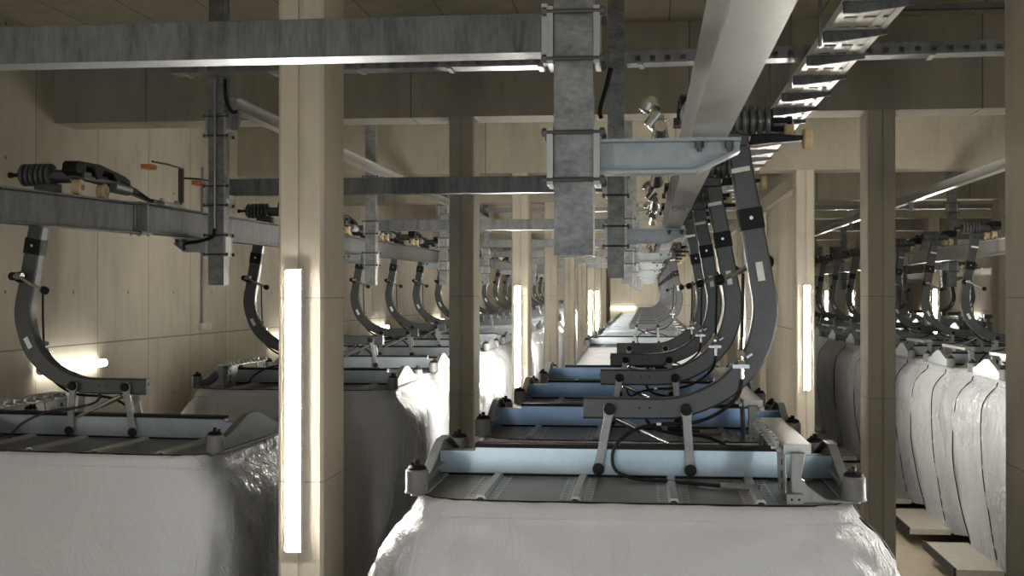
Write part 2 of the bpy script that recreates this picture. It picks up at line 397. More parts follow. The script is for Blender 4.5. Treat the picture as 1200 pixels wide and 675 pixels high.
def cover_mesh(nx, sub, seed):
    mb = MB(OFR); rings = []
    lv = []
    for i in range(len(LEV)-1):
        kk = 1 if i < 6 else sub
        for k in range(kk):
            t = k/kk; lv.append([LEV[i][j]*(1-t)+LEV[i+1][j]*t for j in range(4)])
    lv.append(list(LEV[-1]))
    P = []
    # parameter spread so that the flat faces get even spacing
    ths = []
    for q in range(4):
        for k in range(nx):
            u = k/nx
            ths.append((q, u))
    def pt(a, b, n, q, u):
        # walk the perimeter: start mid right side, quarter by quarter
        th = (q+u)*PI/2
        cx, cy = math.cos(th), math.sin(th)
        m = (abs(cx)**n+abs(cy)**n)**(-1/n)
        return (a*cx*m, b*cy*m)
    for z, a, b, n in lv:
        drop = max(0.0, min(1.0, (-1.0-z)/0.5)); low = max(0.0, min(1.0, (-1.2-z)/1.5))
        for q, u in ths:
            x, y = pt(a, b, n, q, u)
            L = math.hypot(x/a, y/b); nx_, ny_ = x/a/a, y/b/b; ln = math.hypot(nx_*abs(nx_)**2, ny_*abs(ny_)**2) or 1
            nrm = Vector((x/a*abs(x/a)**4, y/b*abs(y/b)**4, 0)).normalized()
            side = abs(nrm.x)
            s = y if side > 0.7 else x
            # folds fall from the roof corners and spread down the faces
            f1 = noise.noise(Vector((s*5.0+seed, z*0.7+s*1.2, seed+side*9)))
            f2 = noise.noise(Vector((s*11.0+seed*2, z*2.2-s*3, seed+4)))
            f3 = abs(noise.noise(Vector((s*3.0-seed, z*1.1+s*1.5, 3.1+side*5))))*1.5
            corner = 1-abs(abs(x/a)-abs(y/b))
            amp = drop*(0.012+0.022*side+0.024*max(0, corner-0.6))
            dsp = f1*amp*1.2 + f2*amp*0.5 - f3*0.02*drop*side
            if drop > 0:
                half = b if side > 0.7 else a
                for e in (-1, 1):                       # folds fanning out of the upper corners
                    ds = half-e*s; dzz = -0.99-z; R_ = math.hypot(ds, dzz)
                    ang = math.atan2(dzz, ds+1e-4)
                    dsp += 0.017*math.sin(ang*24+2.5*f1+seed)*math.exp(-R_/0.75)*min(1, R_/0.2)*(0.6+0.4*f2)
                if side > 0.5:
                    cr = abs(noise.noise(Vector((s*6+seed, z*4.2, 2.2))))+0.6*abs(noise.noise(Vector((s*13, z*9.5+seed, 5.2))))
                    dsp += (0.022-0.05*cr)*drop*max(0, min(1, (side-0.78)*5))
            P.append((x+nrm.x*dsp, y+nrm.y*dsp, z+ (0.004*f2 if drop < 0.2 else 0)))
    N = len(ths); R = len(lv)
    F = [tuple(range(N)), tuple(range((R-1)*N+N-1, (R-1)*N-1, -1))]
    for r in range(R-1):
        F += [(r*N+i, r*N+(i+1) % N, (r+1)*N+(i+1) % N, (r+1)*N+i) for i in range(N)]
    mb._new(P, F)
    return mb.mesh('cabin_cover', M['tarp'], 1.2)

def side_curve(sx, yfrac, n=None):
    out = []
    for z, a, b, e in LEV[3:]:
        y = b*yfrac; x = a*(1-abs(yfrac)**e)**(1/e)
        out.append((sx*(x+0.006), y, z))
    return out
def roof_outline(a, b, n=9, k=18):
    o = []
    for i in range(4*k):
        th = i*2*PI/(4*k); c, s = math.cos(th), math.sin(th); m = (abs(c)**n+abs(s)**n)**(-1/n); o.append((a*c*m, b*s*m))
    return o

def end_plate(sx):
    mb = MB(OFR)
    o = [(-0.62, -0.968), (0.62, -0.968), (0.62, -0.90), (0.47, -0.885), (0.17, -0.795), (0.09, -0.775), (-0.09, -0.775), (-0.17, -0.795), (-0.47, -0.885), (-0.62, -0.90)]
    mb.prism(o, 'x', sx*1.04-0.006, sx*1.04+0.006, 0.002)
    mb.box(sx*0.985, sx*1.075, -0.62, 0.62, -0.972, -0.960, 0.002)         # foot flange
    # top flange bent inwards, follows the arched edge
    for (a, b) in zip(o[2:], o[3:]+[o[2]]):
        if a[1] < -0.95 or b[1] < -0.95: continue
        ym, zm = (a[0]+b[0])/2, (a[1]+b[1])/2; L = math.hypot(a[0]-b[0], a[1]-b[1]); ang = math.atan2(b[1]-a[1], b[0]-a[0])
        mt = Matrix.Translation((sx*1.02, ym, zm)) @ Matrix.Rotation(ang, 4, 'X')
        mb.box(-0.022, 0.022, -L/2-0.002, L/2+0.002, -0.005, 0.005, 0, 1, mt)
    return mb
def bumper_mb(sx, sy):
    o = (sx*1.035, sy*0.665, -0.975); m = MB(OFR)
    m.lathe([(0.030, 0.0), (0.030, 0.012), (0.060, 0.013), (0.062, 0.017), (0.060, 0.021), (0.0555, 0.0215), (0.0555, 0.120), (0.050, 0.126)], o, (0, 0, 1))
    return m
def bumper_cap(sx, sy):
    o = (sx*1.035, sy*0.665, -0.975); m = MB(OFR)
    m.lathe([(0.044, 0.124), (0.046, 0.136), (0.036, 0.146), (0.020, 0.150)], o, (0, 0, 1), 20)
    m.cyl((o[0], o[1], o[2]+0.148), (o[0], o[1], o[2]+0.172), 0.013, 6)
    m.cyl((o[0]-0.02, o[1]-0.018, o[2]+0.142), (o[0]-0.02, o[1]-0.018, o[2]+0.162), 0.009, 6)
    return m

def crossbeam_mb():
    mb = MB(OFR)
    zt, zb = -0.808, -0.968
    zb += 0.014
    o = [(-1.03, zb), (1.03, zb), (1.03, zt-0.028), (0.86, zt-0.028), (0.855, zt), (-0.835, zt), (-0.84, zt-0.028), (-1.03, zt-0.028)]
    mb.prism(o, 'y', -0.045, 0.045, 0.006, 2)
    return mb
def crossbeam_lips():
    mb = MB(OFR); zt, zb = -0.808, -0.968
    mb.box(-1.03, 0.70, -0.062, 0.062, zb-0.009, zb-0.001, 0.002)
    return mb
def crossbeam_cap():
    mb = MB(OFR); mb.box(-0.838, 0.858, -0.052, 0.052, -0.818, -0.797, 0.003); return mb
def crossbeam_gap():
    mb = MB(OFR); mb.box(-1.02, 0.84, -0.034, 0.034, -0.970, -0.950); return mb  # black strip paints the shade of the gap under the beam
def roof_rib(x):
    mb = MB(OFR); z = -0.972
    y0, y1 = -0.77, 0.77
    mb.prism([(x-0.030, z), (x-0.016, z+0.022), (x+0.016, z+0.022), (x+0.030, z), (x+0.018, z), (x+0.010, z+0.010), (x-0.010, z+0.010), (x-0.018, z)], 'y', y0, y1)
    for s in (-1, 1):
        a = x+s*0.032; c = x+s*0.078
        mb.box(a, a+s*0.010, y0, y1, z-0.002, z+0.004); mb.box(c-s*0.010, c, y0, y1, z-0.002, z+0.004)
        n = 20
        for i in range(n):
            yy = y0+(y1-y0)*(i+0.25)/n
            mb.box(a, c, yy, yy+0.036, z-0.001, z+0.0035)
    return mb
def link_mb(x0, x1, sy):
    mb = MB(OFF); y = sy*0.068
    p0 = Vector((x0, -0.602)); p1 = Vector((x1, -0.918)); d = (p1-p0).normalized(); n = Vector((-d.y, d.x)); o = []
    for k in range(9):
        a = PI*k/8; q = p0 + n*math.cos(a)*0.034 - d*math.sin(a)*0.034; o.append((q.x, q.y))
    q = p0 - n*0.023 + d*0.05; o.append((q.x, q.y)); q = p1 - n*0.023 - d*0.05; o.append((q.x, q.y))
    for k in range(9):
        a = PI*k/8; q = p1 - n*math.cos(a)*0.032 + d*math.sin(a)*0.032; o.append((q.x, q.y))
    q = p1 + n*0.023 - d*0.05; o.append((q.x, q.y)); q = p0 + n*0.023 + d*0.05; o.append((q.x, q.y))
    mb.prism(o, 'y', y-0.011, y+0.011, 0.003)
    return mb
def pin_mb(x0, x1, sy):
    mb = MB(OFF); y = sy*0.068
    for x, z in ((x0, -0.602), (x1, -0.918)):
        mb.lathe([(0.031, 0), (0.031, 0.020), (0.026, 0.028), (0.012, 0.031)], (x, y+sy*0.005, z), (0, sy, 0), 20)
    return mb
def roller_mb(x, y, z, r, w):
    mb = MB(OFG)
    mb.lathe([(r*0.35, -w/2-0.004), (r*0.88, -w/2), (r, -w/2+0.008), (r, w/2-0.008), (r*0.88, w/2), (r*0.35, w/2+0.004)], (x, y, z), (1, 0, 0), 24)
    return mb

def make_gondola(full, label):
    t = thing('gondola_cabin', label, 'gondola cabin')
    cm = cover_mesh(46 if full else 14, 4 if full else 1, 1.7 if full else 5.2)
    c = bpy.data.objects.new('cabin_cover', cm); COL.objects.link(c); c.parent = t
    for sx in (-1, 1):
        if sx < 0: continue
        for f in ((-0.62, 0.62) if full else (-0.62,)):
            p = MB(OFR); p.tube(catmull(side_curve(sx, f), 2 if full else 1), 0.007, 6); p.done('door_seal', M['black'], c)
    # opaque band of door step on the arm side
    s = MB(OFF); s.box(1.02, 1.55, -0.78, 0.78, -3.17, -3.10, 0.01); st = s.done('door_step', M['step'], t)
    s = MB(OFF); s.box(1.54, 1.565, -0.78, 0.78, -3.185, -3.085, 0.006); s.done('step_edge', M['black'], st)
    r = MB(OFR); r.prism(roof_outline(1.01, 0.795), 'z', -0.992, -0.970, 0.003); rp = r.done('roof_panel', M['roof'], t)
    r = MB(OFR); r.tube([(p[0]*1.004, p[1]*1.004, -0.974) for p in roof_outline(1.012, 0.797)]+[(1.012, 0.0, -0.974)], 0.006, 6); r.done('roof_seal', M['black'], rp)
    if full:
        for x in (-0.71, -0.26, 0.20, 0.60): 
            rb = roof_rib(x).done('roof_rib', M['galvl'], rp)
            g = MB(OFR)
            for q in (-0.055, 0.055): g.box(x+q-0.022, x+q+0.022, -0.765, 0.765, -0.9745, -0.9725)
            islands(g, 'slot_shade', M['black'], rb)  # black strips stand in for the darkness inside the rib slots
    cb = crossbeam_mb().done('roof_beam', M['blue'], t)
    if full: crossbeam_lips().done('beam_flange', M['galvl'], cb); crossbeam_cap().done('beam_cap', M['black'], cb)
    crossbeam_gap().done('gap_shade', M['black'], cb)
    for sx in (-1, 1):
        end_plate(sx).done('end_plate', M['zinc'], t)
        for sy in (-1, 1):
            b = bumper_mb(sx, sy).done('bumper', M['bumper'], t)
            if full: bumper_cap(sx, sy).done('bumper_cap', M['black'], b)
    a = MB(OFF); sweep_xz(a, AP, 0.118, 0.092, 0.010, lambda u: 0.112+0.018*math.exp(-((u-0.42)/0.2)**2)); am = a.done('hanger_arm', M['arm'], t)
    a = MB(OFF); slab_on_arm(a, 0.325, 0.47, 0.126, 0.102); slv = a.done('black_sleeve', M['black'], am)
    if full:
        a = MB(OFF)
        for s in (-1, 1): a.cyl((0.572, s*0.051, 0.40), (0.572, s*0.055, 0.40), 0.010, 12)
        islands(a, 'sleeve_screw', M['chrome'], slv)
        for s in (-1, 1):
            a = MB(OFF); mt = Matrix.Translation((0.618, s*0.048, 0.12)) @ Matrix.Rotation(-0.16, 4, 'Y')
            if s < 0: a.box(-0.018, 0.018, -0.003, 0.003, -0.05, 0.05, 0.002, 1, mt)
            mt = Matrix.Translation((0.598, s*0.048, -0.30)) @ Matrix.Rotation(0.50, 4, 'Y')
            if s > 0: a.box(-0.017, 0.017, -0.003, 0.003, -0.042, 0.042, 0.002, 1, mt)
            mt = Matrix.Translation((0.535, s*0.048, 0.655)) @ Matrix.Rotation(-0.17, 4, 'Y'); a.box(-0.065, 0.03, -0.003, 0.003, -0.012, 0.012, 0.002, 1, mt)
            islands(a, 'identity_tag', M['white'], am)
        a = MB(OFF)
        for s in (-1, 1):
            for x in (-0.01, 0.045): a.cyl((x, s*0.0455, -0.598), (x, s*0.047, -0.598), 0.006, 10)
        a.cyl((-0.306, 0.0, -0.585), (-0.309, 0.0, -0.585), 0.012, 10); islands(a, 'bar_hole', M['black'], am)
    else:
        for s in (-1, 1):
            a = MB(OFF); mt = Matrix.Translation((0.598, s*0.048, -0.30)) @ Matrix.Rotation(0.50, 4, 'Y'); a.box(-0.019, 0.019, -0.003, 0.003, -0.053, 0.053, 0, 1, mt); islands(a, 'identity_tag', M['white'], am)
    for x0, x1 in ((-0.165, -0.224), (0.234, 0.256)):
        for sy in (-1, 1):
            l = link_mb(x0, x1, sy).done('link', M['link'], t)
            if full: islands(pin_mb(x0, x1, sy), 'pin', M['black'], l)
    # release lever on the rear of the arm
    h = MB(OFF); h.lathe([(0.040, 0), (0.040, 0.03), (0.026, 0.07), (0.018, 0.08)], (0.655, 0.035, 0.17), (0.25, 1, 0.1), 16)
    h.cyl((0.675, 0.10, 0.178), (0.675, 0.135, 0.178), 0.030, 14); hd = h.done('release_lever', M['black'], am)
    if full:
        h = MB(OFF); h.tube([(0.675, 0.12, 0.178), (0.60, 0.13, 0.165), (0.52, 0.135, 0.12), (0.44, 0.135, 0.085)], 0.014, 8)
        h.cyl((0.66, 0.115, 0.178), (0.60, 0.125, 0.178), 0.024, 12); h.done('lever_rod', M['chrome'], hd)
        h = MB(OFF); h.lathe([(0.012, -0.03), (0.024, -0.022), (0.030, 0), (0.024, 0.022), (0.010, 0.03)], (0.42, 0.135, 0.078), (-1, 0, -0.3), 16)
        h.done('lever_ball', M['black'], hd)
        # bowden rod and black control cable
        h = MB(OFF); h.tube([(0.53, -0.03, 0.11), (0.528, -0.03, -0.10), (0.522, -0.035, -0.33)], 0.008, 8)
        h.done('pull_rod', M['black'], am)
        h = MB(OFF)
        for z in (-0.30, -0.35): h.cyl((0.52, -0.02, z), (0.52, -0.07, z-0.01), 0.020, 8)
        h.box(0.475, 0.56, -0.075, -0.045, -0.385, -0.365, 0.004); h.cyl((0.545, -0.07, -0.33), (0.575, -0.07, -0.31), 0.016, 10); h.cyl((0.522, -0.055, -0.30), (0.522, -0.055, -0.44), 0.013, 10)
        h.done('cable_clamp', M['chrome'], am)
        pth = catmull([(0.522, -0.058, -0.44), (0.50, -0.06, -0.53), (0.40, -0.06, -0.62), (0.27, -0.055, -0.672), (0.10, -0.06, -0.682), (-0.03, -0.075, -0.71), (-0.125, -0.085, -0.78), (-0.15, -0.09, -0.86), (-0.125, -0.11, -0.925), (-0.02, -0.15, -0.957), (0.15, -0.22, -0.957), (0.30, -0.30, -0.955), (0.42, -0.36, -0.955)], 6)
        h = MB(OFF); h.tube(pth, 0.0095, 8); cbl = h.done('control_cable', M['cable'], t)
        h = MB(OFF); h.tube([(0.40, -0.35, -0.955), (0.50, -0.39, -0.953), (0.58, -0.41, -0.955)], 0.019, 10); h.done('cable_sleeve', M['bumper'], cbl)
        h = MB(OFF); h.cyl((0.08, -0.06, -0.682), (0.105, -0.06, -0.681), 0.016, 10); h.cyl((0.40, -0.352, -0.952), (0.425, -0.362, -0.952), 0.016, 10); islands(h, 'cable_ring', M['chrome'], cbl)
        pth = catmull([(0.02, 0.06, -0.66), (0.07, 0.08, -0.72), (0.2, 0.14, -0.755), (0.36, 0.22, -0.78), (0.5, 0.3, -0.86), (0.55, 0.36, -0.95)], 5)
        h = MB(OFF); h.tube(pth, 0.0095, 8); h.done('control_cable', M['cable'], t)
        h = MB(OFF); h.tube([(-0.145, 0.09, -0.665), (0.0, 0.105, -0.735)], 0.018, 12); h.tube([(0.0, 0.105, -0.735), (0.17, 0.122, -0.815)], 0.011, 10); h.done('damper', M['chrome'], t)
    # guide rail on the arm side end with its two brackets
    g = MB(OFF); g.box(0.672, 0.80, -0.62, 0.62, -0.722, -0.708, 0.004); g.box(0.672, 0.80, -0.632, -0.615, -0.755, -0.708, 0.004); g.box(0.79, 0.80, -0.62, 0.62, -0.742, -0.708)
    gr = g.done('guide_rail', M['galvl'], t)
    for sy in (-1, 1):
        g = MB(OFF)
        def yy(v): return sy*v
        g.prism([(yy(0.30), -0.735), (yy(0.60), -0.735), (yy(0.62), -0.80), (yy(0.74), -0.962), (yy(0.40), -0.962)], 'x', 0.672, 0.682, 0.002)
        g.prism([(0.70, -0.74), (0.765, -0.74), (0.745, -0.86), (0.78, -0.90), (0.86, -0.955), (0.98, -0.962), (0.98, -0.972), (0.70, -0.972)], 'y', yy(0.665), yy(0.70), 0.003)
        g.box(0.672, 0.75, yy(0.69), yy(0.76), -0.975, -0.925, 0.003); g.box(0.672, 0.69, yy(0.55), yy(0.75), -0.97, -0.93, 0.002)
        br = g.done('guide_bracket', M['galv'], t)
        if full:
            g = MB(OFF)
            for (yv, zv, rr) in ((0.56, -0.80, 0.016), (0.56, -0.86, 0.020), (0.57, -0.915, 0.018)): g.cyl((0.6695, yy(yv), zv), (0.6845, yy(yv), zv), rr, 12)
            for xv in (0.695, 0.728): g.cyl((xv, yy(0.7585), -0.948), (xv, yy(0.762), -0.948), 0.006, 8)
            islands(g, 'bracket_hole', M['black'], br)
    if full:
        g = MB(OFF)
        for i in range(9):
            y = -0.52+0.13*i
            g.cyl((0.655, y, -0.728), (0.655, y, -0.700 if i % 2 else -0.705), 0.014, 10); g.box(0.625, 0.70, y-0.02, y+0.02, -0.742, -0.728, 0.003)
        g.cyl((0.66, -0.58, -0.745), (0.66, 0.58, -0.745), 0.012, 10); g.done('rail_bolt', M['galvl'], gr)
    # grip: spring pack, jaw, rollers, guard and tail, running on the rail
    g = MB(OFG); g.box(0.17, 0.50, -0.05, 0.05, 0.912, 0.955, 0.012, 2); g.prism([(0.40, 0.80), (0.56, 0.80), (0.56, 0.86), (0.50, 0.875), (0.40, 0.875)], 'y', -0.06, 0.06, 0.01)
    g.cyl((0.30, -0.02, 0.93), (0.46, -0.02, 0.93), 0.05, 16, None, 0.006); g.box(0.20, 0.29, -0.60, 0.07, 0.912, 0.935, 0.008, 2)
    gp = g.done('grip', M['arm'], t)
    prof = []; nr = 6 if full else 5
    for i in range(nr):
        t0 = i*0.040; prof += [(0.058, t0), (0.080, t0+0.006), (0.083, t0+0.016), (0.080, t0+0.028), (0.058, t0+0.034)]
    g = MB(OFG); g.lathe(prof, (0.44, 0, 0.94), (1, 0, 0), 28 if full else 16); sp = g.done('spring', M['spring'], gp)
    g = MB(OFG); g.cyl((0.67, 0, 0.94), (0.685, 0, 0.94), 0.060, 20); g.cyl((0.685, 0, 0.94), (0.78, 0, 0.94), 0.014, 12); g.cyl((0.76, 0, 0.94), (0.785, 0, 0.94), 0.021, 12); g.done('spring_rod', M['black'], sp)
    g = MB(OFG); g.prism([(0.56, 0.81), (0.58, 0.868), (0.68, 0.868), (0.86, 0.855), (0.86, 0.832), (0.68, 0.82)], 'y', -0.03, 0.04, 0.006); g.done('roller_axle', M['black'], gp)
    roller_mb(0.865, 0.0, 0.84, 0.055, 0.046).done('outer_roller', M['beige'], gp)
    roller_mb(0.795, 0.22, 0.925, 0.055, 0.046).done('outer_roller', M['beige'], gp)
    for y in (0.0, -0.36): roller_mb(0.245, y, 0.848, 0.062, 0.055).done('roller', M['beige'], gp)
    if full:
        g = MB(OFG); g.cyl((0.60, 0.21, 0.925), (0.79, 0.22, 0.925), 0.016, 10); g.box(0.56, 0.62, 0.03, 0.24, 0.89, 0.94, 0.008); g.done('roller_arm', M['black'], gp)
        g = MB(OFG)
        for y in (0.0, -0.36): g.cyl((0.205, y, 0.848), (0.285, y, 0.848), 0.022, 14)
        islands(g, 'roller_hub', M['chrome'], gp)
        g = MB(OFG)  # forged jaw tips
        g.cyl((0.10, -0.06, 0.84), (0.10, -0.30, 0.88), 0.050, 16, 0.03, 0.008); g.cyl((0.04, -0.10, 0.90), (0.10, -0.10, 0.97), 0.035, 14, 0.045, 0.01)
        g.lathe([(0.02, 0), (0.05, 0.01), (0.055, 0.05), (0.03, 0.09)], (0.03, -0.12, 0.97), (0.4, 0, 1), 16); g.done('jaw', M['chrome'], gp)
    # guard plate over the rollers (viewed from the side) and the pointed lead-in tail
    o = [(0.14, 0.95), (0.13, 1.01), (0.10, 1.03), (-0.22, 1.035), (-0.62, 0.985), (-0.70, 0.96), (-0.70, 0.915), (-0.62, 0.93), (-0.54, 0.945), (-0.48, 0.93), (-0.42, 0.985), (-0.28, 1.0), (-0.24, 0.93), (-0.17, 0.92), (-0.13, 1.0), (-0.02, 1.0), (0.0, 0.94), (0.06, 0.92)]
    g = MB(OFG); g.prism(o, 'x', 0.19, 0.30, 0.006); g.done('guard', M['black'], gp)
    g = MB(OFG); g.prism([(0.10, 0.905), (-0.15, 0.955), (-0.42, 0.965), (-0.44, 0.89), (-0.15, 0.90)], 'x', 0.23, 0.26, 0.004); g.done('latch_lever', M['black'], gp)
    g = MB(OFG); g.prism([(-0.62, 0.94), (-0.85, 0.915), (-1.18, 0.835), (-1.20, 0.825), (-0.85, 0.865), (-0.62, 0.88)], 'x', 0.215, 0.275, 0.004); g.done('tail', M['black'], gp)
    g = MB(OFG); g.cyl((0.245, -0.48, 0.905), (0.245, -0.76, 0.895), 0.055, 16, 0.048, 0.006); g.done('tail_socket', M['galv'], gp)
    return t

def grey_beam(o):
    for c in kids(o):
        if c.name.startswith('roof_beam'): c.data = GB
BB = crossbeam_mb().mesh('roof_beam', M['blue2'])
GB = crossbeam_mb().mesh('roof_beam', M['greyb'])
protoF = make_gondola(True, 'x'); TF = snapshot(protoF); useF = [protoF]
protoS = make_gondola(False, 'y'); TS = snapshot(protoS); useS = [protoS]
def gondola(x, y, rz, dz, full, label, group, tilt=0.0):
    if full: o = useF.pop() if useF else copy_tree(TF)
    else: o = useS.pop() if useS else copy_tree(TS)
    if label.find('blue') < 0: grey_beam(o)
    elif y > 7:
        for c in kids(o):
            if c.name.startswith('roof_beam'): c.data = BB
    if rz:                                              # these rows carry no outer guide rollers
        for c in kids(o):
            if c.name.startswith('grip'):
                for d in kids(c):
                    if d.name.startswith(('roller_axle', 'outer_roller', 'roller_arm', 'jaw')): bpy.data.objects.remove(d)
    o.location = (x, y, CZ-GZ+dz); o.rotation_euler = (0, tilt, rz); o['label'] = label; o['group'] = group
    return o
S = 2.4
MY0, LY0, RY0 = 6.47, 8.04, 17.3
XM, XLR, XR1, XR2 = -0.03, -3.66, 5.0, 9.45
def ldz(y): return -0.04+0.008*(y-8.0)
for n, i in enumerate([0, 1, 2, 3]+list(range(7, 20))):
    lab = ('sheet-covered gondola with blue roof beam at the head of the centre row' if i == 0 else
           'sheet-covered gondola with blue roof beam in the centre row, %s from its head' % ordn[i] if i < 4 else
           'sheet-covered gondola in the centre row, first behind the gap of empty rail' if i == 7 else
           'sheet-covered gondola in the centre row, %s behind the gap of empty rail' % ordn[i-7])
    gondola(XM, MY0+S*i, 0, 0, i < 8, lab, 'gondolas of the centre row')
j = 0
for i in [0]+list(range(2, 19)):
    lab = ('sheet-covered gondola standing alone ahead of the gap in the wall row' if i == 0 else
           'sheet-covered gondola in the concrete wall row, %s behind the gap' % ordn[i-2])
    gondola(XLR if i else -3.85, LY0+S*i if i else 8.31, PI if i else PI-0.043, ldz(LY0+S*i) if i else -0.053, i < 7, lab, 'gondolas of the wall row', 0.0 if i else -0.007)
for i in range(-2, 14):
    lab = 'white-wrapped gondola beside the partition pillars, %s of the side row' % ordn[i+2]
    gondola(XR1, RY0+S*i, PI, 0, i < 3, lab, 'gondolas of the side row')
for n, i in enumerate((0, 1, 2, 4, 5, 6, 8)):
    gondola(XR2, 29.5+S*i, 0, 0, False, 'wrapped gondola in the outermost row, %s along the far wall' % ordn[n], 'gondolas of the outermost row')

# ------------------------------------------------------------------ storage rails
def rail(xc, y0, y1, za, zb_, label, side, RH=0.218, rz=0.0, mat='galvl', spl=(7.6, 15.0, 22.6, 30.2)):
    """za / zb_: height of the rail's underside at its two ends, relative to the camera"""
    t = thing('storage_rail', label, 'rail', (xc, y0, 0), rz, 'storage rails')
    m = MB(); m.ibeam_y(0, CZ+za, CZ+za+RH, 0.122, 0, y1-y0, 0.012, 0.009, zb_-za); m.done('rail_beam', M[mat], t)
    for yy in [q-y0 for q in spl if q > y0]:
        z = CZ+za+(zb_-za)*yy/(y1-y0)
        s = MB()
        s.box(-0.061, 0.061, yy-0.10, yy+0.10, z-0.010, z-0.0005, 0.002)
        for sx in (-1, 1): s.box(sx*0.0055, sx*0.016, yy-0.06, yy+0.06, z+0.02, z+RH-0.02, 0.002)
        for sx in (-1, 1): s.box(sx*0.016, sx*0.06, yy-0.008, yy+0.008, z+0.013, z+RH-0.013, 0.001)
        sp = s.done('splice_plate', M['galv'], t)
        s = MB()
        for sx in (-1, 1):
            for dy in (-0.07, 0.07): s.cyl((sx*0.038, yy+dy, z-0.022), (sx*0.038, yy+dy, z-0.009), 0.014, 6)
            for q in range(4): s.cyl((sx*0.016, yy+0.035, z+0.04+0.045*q), (sx*0.028, yy+0.035, z+0.04+0.045*q), 0.012, 6)
        islands(s, 'splice_bolt', M['galvl'], sp)
    return t
RXM, RXL, RXR, RX2 = XM+0.245, XLR-0.245, XR1-0.245, XR2+0.245
ZR = 0.54
rail(RXM, -2.0, 55.0, ZR, ZR, 'galvanised storage rail running above the centre row of gondolas', 1)
rail(RXL, 8.90, 54.0, 0.51+ldz(8.7), 0.51+ldz(54.0), 'streaked storage rail running above the wall row of gondolas', -1, 0.236, 0, 'chan', (9.02, 15.0, 22.6, 30.2))
rail(RXL-0.006, 8.885, 13.0, 0.50+ldz(8.7), 0.50+ldz(8.7), 'short angled end of the wall row rail over the lone gondola', -1, 0.236, PI-0.19, 'chan', ())
rail(RXR, 9.0, 54.0, ZR, ZR, 'galvanised storage rail above the side row beyond the partition pillars', -1)
rail(RX2, 26.0, 54.0, ZR, ZR, 'galvanised storage rail above the outermost row of gondolas', 1)

# ------------------------------------------------------------------ hanging posts with clamped brackets
def post(label, group, side, full=True):
    """origin on the post's lower end; bracket reaches to +x*side"""
    t = thing('hanging_post', label, 'post', group=group)
    H = CEIL-(CZ+0.135); wx = 0.068; wy = 0.07
    m = MB(); m.box(-wx, wx, -wy, wy, 0, H, 0.008, 2); m.done('post_tube', M['post'], t)
    z1 = 0.285                                              # underside of the bracket above the post's end
    zb_ = z1-0.0; L = 0.30 if side < 0 else 0.485
    br = MB()
    a0 = side*0.085; a1 = side*(0.085+L)
    def X(v): return side*(0.085+v)
    ztop = 0.405
    br.prism([(X(0), zb_), (X(L*0.70), zb_), (X(L), ztop-0.045), (X(L+0.006), ztop-0.015), (X(L), ztop), (X(0), ztop)], 'y', -0.006, 0.006)
    br.box(X(0), X(L+0.005), -0.055, 0.055, ztop-0.010, ztop, 0.002)
    br.box(X(0), X(L*0.70), -0.055, 0.055, zb_, zb_+0.010, 0.002)
    dz = (ztop-0.05)-zb_; dx = L*0.30; ang = math.atan2(dz, dx)
    mt = Matrix.Translation((X(L*0.85), 0, (zb_+ztop-0.045)/2+0.004)) @ Matrix.Rotation(-ang*side, 4, 'Y')
    br.box(-math.hypot(dx, dz)/2, math.hypot(dx, dz)/2, -0.055, 0.055, -0.005, 0.005, 0, 1, mt)
    br.box(X(0)-side*0.012, X(0), -0.075, 0.075, zb_-0.03, ztop+0.03, 0.004)
    b = br.done('bracket', M['zinc'], t)
    bo = MB()
    rx = 0.30 if side > 0 else 0.17
    for v in (L*0.72, L*0.93):
        for yy in (-0.036, 0.036):
            bo.cyl((X(v), yy, ztop-0.034), (X(v), yy, ztop-0.010), 0.016, 6); bo.cyl((X(v), yy, ztop-0.046), (X(v), yy, ztop-0.034), 0.009, 8)
    islands(bo, 'bracket_bolt', M['arm'], b)
    for zc_, hh in ((z1+0.06, 0.10), (z1+0.06+0.42, 0.10)) + (((1.36, 0.10),) if side < 0 else ()):
        c = MB()
        for sx in (-1, 1): c.box(sx*0.070, sx*0.092, -0.085, 0.085, zc_-hh, zc_+hh, 0.008, 2)
        islands(c, 'clamp_plate', M['galvl'], t)
        for zz in (-0.082, 0.082):
            for yy in (-0.080, 0.080):
                c = MB(); c.cyl((-0.111, yy, zc_+zz), (0.111, yy, zc_+zz), 0.008, 8)
                for sx in (-1, 1): c.cyl((sx*0.092, yy, zc_+zz), (sx*0.108, yy, zc_+zz), 0.015, 6)
                c.done('tie_rod', M['arm'], t)
    return t
pm = post('x', 'hanging posts', 1); TPM = snapshot(pm); pmf = [pm]
pl = post('x', 'hanging posts', -1); TPL = snapshot(pl); plf = [pl]
FY = [4.27+5.8*k for k in range(9)]
PXM, PXL, PXR, PX2 = -0.253, -3.655, 5.24, 9.22
def put_post(side, x, y, dz, label):
    if side > 0: o = pmf.pop() if pmf else copy_tree(TPM)
    else: o = plf.pop() if plf else copy_tree(TPL)
    o.location = (x, y, CZ+0.135+dz-(0.003 if side < 0 else 0)); o['label'] = label; o['group'] = 'hanging posts'; return o
for k, y in enumerate(FY):
    lab = 'thick zinc post hanging by the centre rail with clamped bracket, first in line' if k == 0 else 'zinc post hanging by the centre rail, %s in line' % ordn[k]
    put_post(1, PXM, y, 0, lab)
    if k >= 0:
        zr = 0.51+ldz(y)
        put_post(-1, PXL, y, zr-ZR, 'zinc post hanging by the wall row rail, %s from the orange-capped sensor' % ordn[k-1] if k else 'zinc post carrying the wall end of the first cross channel')
    if k >= 2: put_post(-1, PXR, y, 0, 'zinc post hanging by the side row rail, %s in line' % ordn[k-2])
    if k >= 4: put_post(1, PX2, y, 0, 'zinc post hanging by the outermost rail, %s in line' % ordn[k-4])
